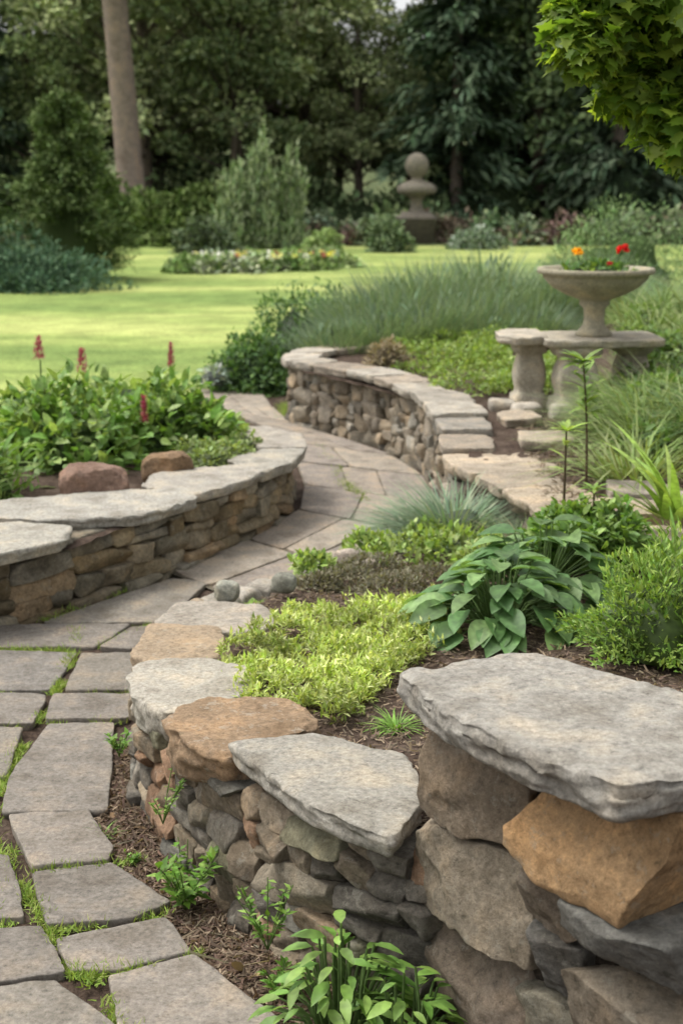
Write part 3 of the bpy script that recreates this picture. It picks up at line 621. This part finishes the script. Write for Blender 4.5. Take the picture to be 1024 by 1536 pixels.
m=MB();tuft(m,(-.60,3.30,0),90,.05,.05,330,(.2,.34,.07),.06,None,0,1.0);tuft(m,(-.36,3.66,.31),40,.05,.05,331,(.2,.33,.07),.06,None,0,1.0);m.build('grass_tuft',[M_leaf])
# grass in joints
m=MB();r=RS(340)
def joint(pts,per=60,wd=.018,h=.030):
    p=smooth_curve(pts,.01,2);n=int(len(p)*per/5);i=r.randint(0,len(p),n)
    keep=vnoise(np.column_stack([p[i],p[i][:,0]*0])/.06,5)>-.2;i=i[keep];n=len(i)
    P=np.column_stack([p[i]+r.normal(size=(n,2))*wd,np.full(n,.010)])
    d=np.stack([r.normal(size=n)*.8,r.normal(size=n)*.8,np.full(n,.8)],1);scatter(m,T_blade(.1,.4,2),P,d,r.normal(size=(n,3)),h*r.uniform(.3,1.2,n),vcol(r,n,(.24,.34,.07),.3,(.38,.43,.14),.25),wid=.034)
joint([(-.97,5.0),(-.93,4.72),(-.91,4.3),(-.92,4.03),(-.93,3.7),(-.90,3.35),(-.82,3.12),(-.70,2.95),(-.64,2.82),(-.58,2.66),(-.5,2.62),(-.4,2.4)],85,.011)
joint([(-1.25,4.725),(-.9,4.72),(-.83,4.74)],70,.012);joint([(-.86,4.72),(-.72,4.99),(-.62,5.0)],70,.013);joint([(-.66,2.81),(-.5,2.84),(-.38,2.89)],40,.008);joint([(-.55,2.64),(-.45,2.64),(-.3,2.72)],70,.009)
joint([(-.72,3.08),(-.55,3.125),(-.48,3.15)],50,.009);joint([(-.88,4.04),(-.66,4.045)],20,.008);joint([(-.9,4.285),(-.66,4.285)],30,.009);joint([(-1.2,4.3),(-.93,4.3)],35,.01);joint([(-1.1,4.0),(-.93,4.0)],35,.01);joint([(-.66,4.68),(-.66,4.3)],12,.01)
joint([(-1.1,5.05),(-1.0,5.25),(-.86,5.5)],30);joint([(.0,7.6),(.13,7.1),(.22,6.7),(.17,6.4),(.1,6.1)],120,.022,.03);joint([(.0,7.6),(-.05,8.2),(-.15,8.7)],60,.02,.03);joint([(-.72,2.84),(-.79,2.82),(-.8,3.2)],50,.012)
joint([(-.55,2.3),(-.4,2.45)],60)
joint([(-.3,9.6),(-.38,9.9),(-.4,10.4)],40,.04,.06);joint([(-.2,5.4),(.02,5.85)],30,.02,.03)
m.build('joint_grass',[M_leafdull])
# mulch chips
m=MB();r=RS(350);T_c=(np.array([[0,.5,0],[0,-.5,0],[1,-.4,.05],[1,.4,.0]],float)*np.array([1,.22,1]),np.array([[0,1,2,3]]))
def chips(P,z,col,s=(.005,.026)):
    n=len(P);d=np.stack([r.normal(size=n),r.normal(size=n),r.normal(size=n)*.3],1);scatter(m,T_c,np.column_stack([P,z+.003+r.rand(n)*.006]),d,np.tile([0,0,1.],(n,1))+.4*r.normal(size=(n,3)),r.uniform(*s,n),vcol(r,n,col,.5,(.26,.20,.14),.25))
NP=[(-.64,3.9),(-.62,3.3),(-.42,2.95),(-.34,2.75),(-.1,2.45),(.05,2.3),(.15,2.45),(-.1,2.7),(-.3,2.95),(-.5,3.4),(-.58,3.7)]
P=rpoly(r,NP,12000);chips(P,gz(P[:,0],P[:,1]),(.13,.09,.065))
BP=[(.1,2.6),(.9,2.4),(1.5,3.5),(1.2,4.8),(.3,5.2),(-.3,4.7),(-.3,3.2)]
P=rpoly(r,BP,20000);chips(P,b1z(P[:,0],P[:,1]),(.16,.12,.085))
P=rpoly(r,[(.8,5.4),(1.6,5.3),(1.9,7),(.9,7.4)],4000);chips(P,b2z(P[:,0],P[:,1]),(.16,.12,.085),(.01,.04))
for poly,zf,k in ((NP,gz,26),(BP,b1z,40)):
    P=rpoly(r,poly,k);z=zf(P[:,0],P[:,1])+.008;n=len(P);scatter(m,T_L,np.column_stack([P,z]),np.stack([r.normal(size=n),r.normal(size=n),r.normal(size=n)*.2],1),np.tile([0,0,1.],(n,1))+.3*r.normal(size=(n,3)),r.uniform(.02,.04,n),vcol(r,n,(.28,.19,.11),.4))
    P=rpoly(r,poly,k*2);z=zf(P[:,0],P[:,1])+.008;n=len(P);scatter(m,T_c,np.column_stack([P,z]),np.stack([r.normal(size=n),r.normal(size=n),r.normal(size=n)*.1],1),np.tile([0,0,1.],(n,1)),r.uniform(.04,.10,n),vcol(r,n,(.26,.21,.15),.4),wid=.015)
m.build('mulch_chips',[M_leafdull])

# ---------------------------------------------------------------- maple branch
m=MB();r=RS(400);tube(m,[(3.6,6,-.1),(3.55,5.9,1.5),(3.4,5.7,3.0),(3.2,5.5,5)],[.22,.18,.15,.1],14,(.12,.09,.07),1)
cl=[(.82,4.5,2.12,.16),(.72,4.4,2.0,.10),(.95,4.6,1.98,.16),(1.1,4.5,2.12,.22),(.88,4.55,1.88,.10),(1.02,4.5,1.78,.12),(1.15,4.6,1.86,.17),(1.3,4.6,2.0,.2),(1.12,4.5,1.68,.09),(1.25,4.5,1.72,.13),(1.4,4.7,1.8,.18),(.95,4.6,2.3,.25),(1.3,4.7,2.3,.3),(1.6,4.8,2.1,.3),(.78,4.5,2.25,.15),(.68,4.45,2.08,.07)]
tube(m,[(3.4,5.7,2.8),(2.4,5.2,2.85),(1.7,4.9,2.6),(1.2,4.65,2.45)],[.08,.06,.035,.015],8,(.1,.075,.06),1)
for k,(x,y,z,s) in enumerate(cl):
    tube(m,[(1.3,4.68,2.5),((x+1.3)/2,y+.06,z+.35*(2.5-z)+.1),(x,y,z+.02)],[.009,.006,.003],5,(.08,.06,.045),1)
    n=int(110+2000*s);D=sph(r,n,-1)*np.array([1.15,1.2,.85]);rr=s*r.rand(n)**.4;P=np.array([x,y,z])+D*rr[:,None]
    d=D*.7+r.normal(size=(n,3))*.5+np.array([0,0,-.45]);nn=np.array([0,0,.9])+D*.5+r.normal(size=(n,3))*.4
    scatter(m,T_M,P,d,nn,r.uniform(.035,.07,n),vcol(r,n,(.14,.23,.03),.3,(.27,.36,.05),.3),0)
m.build('maple_tree',[M_maple,M_bark])

# ---------------------------------------------------------------- middle distance
def shrub(name,c,rad,n,size,col,seed,alt=None,T=T_rh,pa=.3,lump=.3,mat=None):
    m=MB();mound(m,c,rad,n,size,T,col,seed,alt,pa,lump=lump);return m.build(name,[mat or M_far])
shrub('airy_green_shrub',(2.95,16,0),(.95,.8,1.30),9000,.06,(.19,.29,.11),501,(.27,.37,.16),T_nd)
shrub('airy_green_shrub',(4.6,17,0),(1.0,.8,1.2),5000,.07,(.18,.28,.11),502,(.26,.36,.16),T_nd)
shrub('spreading_juniper',(-5.2,22,0),(1.7,1.0,.80),8000,.10,(.09,.16,.09),503,(.15,.225,.13),T_nd)
shrub('spreading_juniper',(-7.2,22.5,0),(1.8,1.0,.90),6000,.10,(.09,.16,.09),504,(.15,.225,.13),T_nd)
def conifer(name,c,R,H,n,seed,col,alt,size=.16):
    r=RS(seed);m=MB();tube(m,[(c[0],c[1],0),(c[0],c[1],H*.95)],[R*.08,R*.01],7,(.08,.06,.045),1)
    nb=int(H*40);t=r.rand(nb)**1.15;a=r.uniform(0,6.28,nb);L=R*(1-t)**.62*r.uniform(.8,1.08,nb)+.08;k=max(6,n//nb);
    u_=r.rand(nb,k)**.6;P=np.stack([c[0]+np.cos(a)[:,None]*L[:,None]*u_,c[1]+np.sin(a)[:,None]*L[:,None]*u_,H*t[:,None]+.05+L[:,None]*(.25*u_-.15*u_**2)],-1)+r.normal(size=(nb,k,3))*R*.06
    P=P.reshape(-1,3);A=np.repeat(a,k);d=np.stack([np.cos(A),np.sin(A),np.full(len(A),.15)],1)+r.normal(size=(len(A),3))*.5
    scatter(m,T_nd,P,d,np.tile([0,0,1.],(len(P),1))+r.normal(size=(len(P),3))*.4,size*r.uniform(.6,1.2,len(P)),vcol(r,len(P),col,.3,alt,.3)*(.5+.5*u_.ravel())[:,None]);core(m,(c[0],c[1],.1),(R*.8,R*.8,H*.85),seed,np.array(col)*.3,0,.6);return m.build(name,[M_far,M_bark])  # needle colour darkens towards the trunk, inner shade painted in
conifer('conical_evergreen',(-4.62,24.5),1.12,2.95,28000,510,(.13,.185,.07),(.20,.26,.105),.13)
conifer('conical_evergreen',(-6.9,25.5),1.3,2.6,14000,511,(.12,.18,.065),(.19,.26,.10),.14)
# island bed
m=MB();r=RS(520)
for j in range(64):
    t=r.uniform(-1,1);x=-1.45+t*1.6;y=27.4+r.uniform(-1,1)*1.1*math.sqrt(1-t*t)+t*.8
    c_=[(.22,.33,.11),(.30,.40,.16),(.16,.26,.08),(.38,.43,.28)][j%4];mound(m,(x,y,.0),(.28,.28,r.uniform(.18,.34)),150,.11,T_rh,c_,521+j,(.38,.45,.22),.2)
for j in range(40):
    x=-1.45+r.uniform(-1.4,1.4);y=27.2+r.uniform(-1,.8);flower(m,(x,y,.30),.075,[(.75,.68,.10),(.75,.75,.66),(.5,.15,.12),(.78,.74,.3),(.7,.7,.6)][j%5],600+j,14)
m.build('island_flower_bed',[M_far])
shrub('rounded_hedge',(-4.1,38,0),(1.5,1,1.35),4500,.18,(.12,.17,.055),531,(.19,.25,.09))
shrub('rounded_hedge',(-5.6,39,0),(1.4,1,1.4),4000,.18,(.11,.16,.055),532,(.18,.24,.09))
shrub('rounded_hedge',(-3.2,34,0),(.7,.6,.75),1800,.14,(.14,.18,.10),533)
shrub('rounded_hedge',(-.45,34,0),(.42,.4,.62),1400,.1,(.26,.35,.13),534,(.33,.42,.17))
for j,(x,h) in enumerate([(-2.7,1.5),(-1.95,2.1),(-1.25,1.7),(-2.3,1.7),(-1.6,1.4)]):
    m=MB();mound(m,(x,36+j*.2,0),(.34,.34,h),1800,.22,T_nd,(.25,.33,.16),540+j,(.37,.43,.25),.35,.3,1.3,lump=.6);m.build('tall_meadow_perennial',[M_far])
m=MB();r=RS(550)
for j in range(80):
    x=r.uniform(-9,13);y=r.uniform(38,41) if x>0 else r.uniform(40,44);h=r.uniform(.35,.9)
    if 1<x<3.2: y+=2.5
    mound(m,(x,y,0),(r.uniform(.5,.9),.5,h),260,.2,T_rh,[(.15,.21,.08),(.21,.17,.12),(.12,.19,.09),(.22,.27,.15),(.22,.15,.13),(.18,.23,.14)][j%6],551+j,(.25,.29,.17),.2)
m.build('mixed_shrub_border',[M_far])
shrub('rounded_hedge',(1.15,34.5,0),(.55,.5,.80),1400,.12,(.13,.18,.09),535,(.2,.26,.13));shrub('rounded_hedge',(3.3,36,0),(.7,.5,.5),1400,.12,(.19,.26,.15),536,(.4,.45,.36))
# big pine trunk
m=MB();tube(m,[(-6.0,42.5,-.2),(-6.05,42.5,.4),(-6.2,42.5,3),(-6.45,42.6,7),(-6.6,42.7,12),(-6.6,42.8,18)],[.55,.42,.38,.35,.28,.15],16,(.25,.20,.165),1)
r=RS(560)
for k in range(26):
    a=r.uniform(0,6.28);z=r.uniform(8.5,17);L=r.uniform(2,4);e_=np.array([-6.5+math.cos(a)*L,42.6+math.sin(a)*L,z-.3]);tube(m,[(-6.5,42.6,z),e_],[.08,.02],5,(.09,.07,.05),1)
    n=350;P=np.array([-6.5,42.6,z])+(e_-np.array([-6.5,42.6,z]))*(r.rand(n,1)**.6)+r.normal(size=(n,3))*.35;scatter(m,T_nd,P,r.normal(size=(n,3)),np.tile([0,0,1.],(n,1))+r.normal(size=(n,3))*.4,.4,vcol(r,n,(.09,.14,.05),.3))
m.build('pine_tree',[M_far,M_bark])

# ---------------------------------------------------------------- woodland
def tree_mesh(kind,seed,H,R,col,alt,n):
    r=RS(seed);m=MB()
    if kind=='d':
        tube(m,[(0,0,-.3),(.1,0,H*.3),(.2,.1,H*.6),(.1,0,H*.9)],[.28,.2,.14,.04],8,(.14,.115,.09),1)
        K=50;D=sph(r,K,-.9);cs=D*(r.rand(K,1)**.5)*np.array([R,R,H*.46])+np.array([0,0,H*.52])
        for c in cs:
            tube(m,[(.1,0,max(1,c[2]*.7)),c],[.06,.015],4,(.08,.065,.05),1)
            k=n//K;s=r.uniform(.6,1.2);D2=sph(r,k,-.6);P=c+D2*(r.rand(k,1)**.35)*np.array([s,s,s*.65])
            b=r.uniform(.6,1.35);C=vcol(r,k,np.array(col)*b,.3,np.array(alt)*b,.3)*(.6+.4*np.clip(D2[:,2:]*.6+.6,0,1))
            scatter(m,T_rh,P,D2+r.normal(size=(k,3))*.6,D2*.5+np.array([0,0,.7])+r.normal(size=(k,3))*.4,r.uniform(.14,.30,k),C)
    else:
        tube(m,[(0,0,-.3),(0,0,H)],[.3,.03],8,(.12,.10,.08),1)
        nb=120;t=.03+.95*r.rand(nb);a=r.uniform(0,6.28,nb);L=R*(1-t)**.7*r.uniform(.65,1.1,nb)+.2;k=n//nb;u_=r.rand(nb,k)**.7
        P=np.stack([np.cos(a)[:,None]*L[:,None]*u_,np.sin(a)[:,None]*L[:,None]*u_,H*t[:,None]-.28*L[:,None]*u_**1.5],-1)+r.normal(size=(nb,k,3))*np.array([.25,.25,.15]);P=P.reshape(-1,3);A=np.repeat(a,k)
        d=np.stack([np.cos(A),np.sin(A),np.full(len(A),-.4)],1)+r.normal(size=(len(A),3))*.4
        scatter(m,T_nd,P,d,np.tile([0,0,1.],(len(P),1))+r.normal(size=(len(P),3))*.4,r.uniform(.35,.7,len(P)),vcol(r,len(P),col,.3,alt,.25)*(.5+.5*u_.ravel())[:,None])  # inner branch shade painted into the needle colour
    ob=m.build('t',[M_far,M_bark]);me=ob.data;bpy.data.objects.remove(ob);return me
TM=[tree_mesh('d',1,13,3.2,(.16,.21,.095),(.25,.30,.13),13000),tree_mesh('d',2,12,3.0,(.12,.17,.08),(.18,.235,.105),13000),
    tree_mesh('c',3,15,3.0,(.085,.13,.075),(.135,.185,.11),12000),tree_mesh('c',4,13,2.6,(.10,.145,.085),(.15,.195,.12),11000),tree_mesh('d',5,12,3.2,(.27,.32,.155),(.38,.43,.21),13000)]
e=empty('woodland_tree_line');r=RS(900);k=0
rows=[(48,3.2,[0,1,2,1,3,0,4]),(53,3.3,[1,0,3,4,2,1]),(59,3.4,[4,0,1,2,0]),(66,3.6,[1,4,3,0])]
for y0,st,ks_ in rows:
    x=-24
    while x<26:
        xx=x+r.uniform(-1,1);yy=y0+r.uniform(-1.8,1.8);sky=abs(xx/yy-.028)<.036 or abs(xx/yy+.235)<.035
        s=r.uniform(.85,1.2)*(.60 if sky else 1)
        kk_=ks_[k%len(ks_)]
        if -.16<xx/yy<.02 and kk_ in (1,2): kk_=4  # palest tree variant in the middle: distant haze put into the leaf colour
        ob=bpy.data.objects.new('tree_%d'%k,TM[kk_]);bpy.context.scene.collection.objects.link(ob);ob.parent=e
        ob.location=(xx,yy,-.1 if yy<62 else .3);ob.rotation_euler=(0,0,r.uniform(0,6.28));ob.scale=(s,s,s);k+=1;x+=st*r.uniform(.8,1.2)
m=MB()
for j in range(110):
    x=r.uniform(-24,26);y=r.uniform(45,51);mound(m,(x,y,0),(1.3,1,r.uniform(1,2.8)),420,.3,T_rh,[(.09,.13,.06),(.13,.175,.08),(.08,.12,.065)][j%3],700+j,(.165,.215,.1),.2)
m.build('woodland_understory',[M_far])

# ---------------------------------------------------------------- light, sky, camera
sc=bpy.context.scene
EL,AZ=math.radians(62),math.radians(-70)
w=bpy.data.worlds.new('World');sc.world=w;w.use_nodes=True;nt=w.node_tree;nt.nodes.clear()
sk=nt.nodes.new('ShaderNodeTexSky');sk.sky_type='NISHITA';sk.sun_disc=False;sk.sun_elevation=EL;sk.sun_rotation=AZ;sk.dust_density=5;sk.air_density=1
hs=nt.nodes.new('ShaderNodeHueSaturation');hs.inputs['Saturation'].default_value=.12;hs.inputs['Value'].default_value=2.0
bg=nt.nodes.new('ShaderNodeBackground');bg.inputs[1].default_value=.15;o=nt.nodes.new('ShaderNodeOutputWorld')
nt.links.new(sk.outputs[0],hs.inputs['Color']);nt.links.new(hs.outputs[0],bg.inputs[0]);nt.links.new(bg.outputs[0],o.inputs[0])
L=bpy.data.lights.new('sun','SUN');L.energy=1.5;L.angle=math.radians(14);L.color=(1,.93,.82);lo=bpy.data.objects.new('sun',L);sc.collection.objects.link(lo)
dv=Vector((math.sin(AZ)*math.cos(EL),math.cos(AZ)*math.cos(EL),math.sin(EL)));lo.rotation_euler=dv.to_track_quat('Z','Y').to_euler()
cam=bpy.data.cameras.new('camera');co=bpy.data.objects.new('camera',cam);sc.collection.objects.link(co);sc.camera=co
co.location=(0,0,1.6);co.rotation_euler=(math.radians(77),0,0);cam.sensor_fit='VERTICAL';cam.sensor_height=36;cam.sensor_width=24;cam.lens=50
cam.clip_end=1000;cam.clip_start=.05;cam.dof.use_dof=True;cam.dof.focus_distance=3.1;cam.dof.aperture_fstop=5.0
sc.view_settings.view_transform='Standard';sc.view_settings.look='None';sc.view_settings.exposure=0
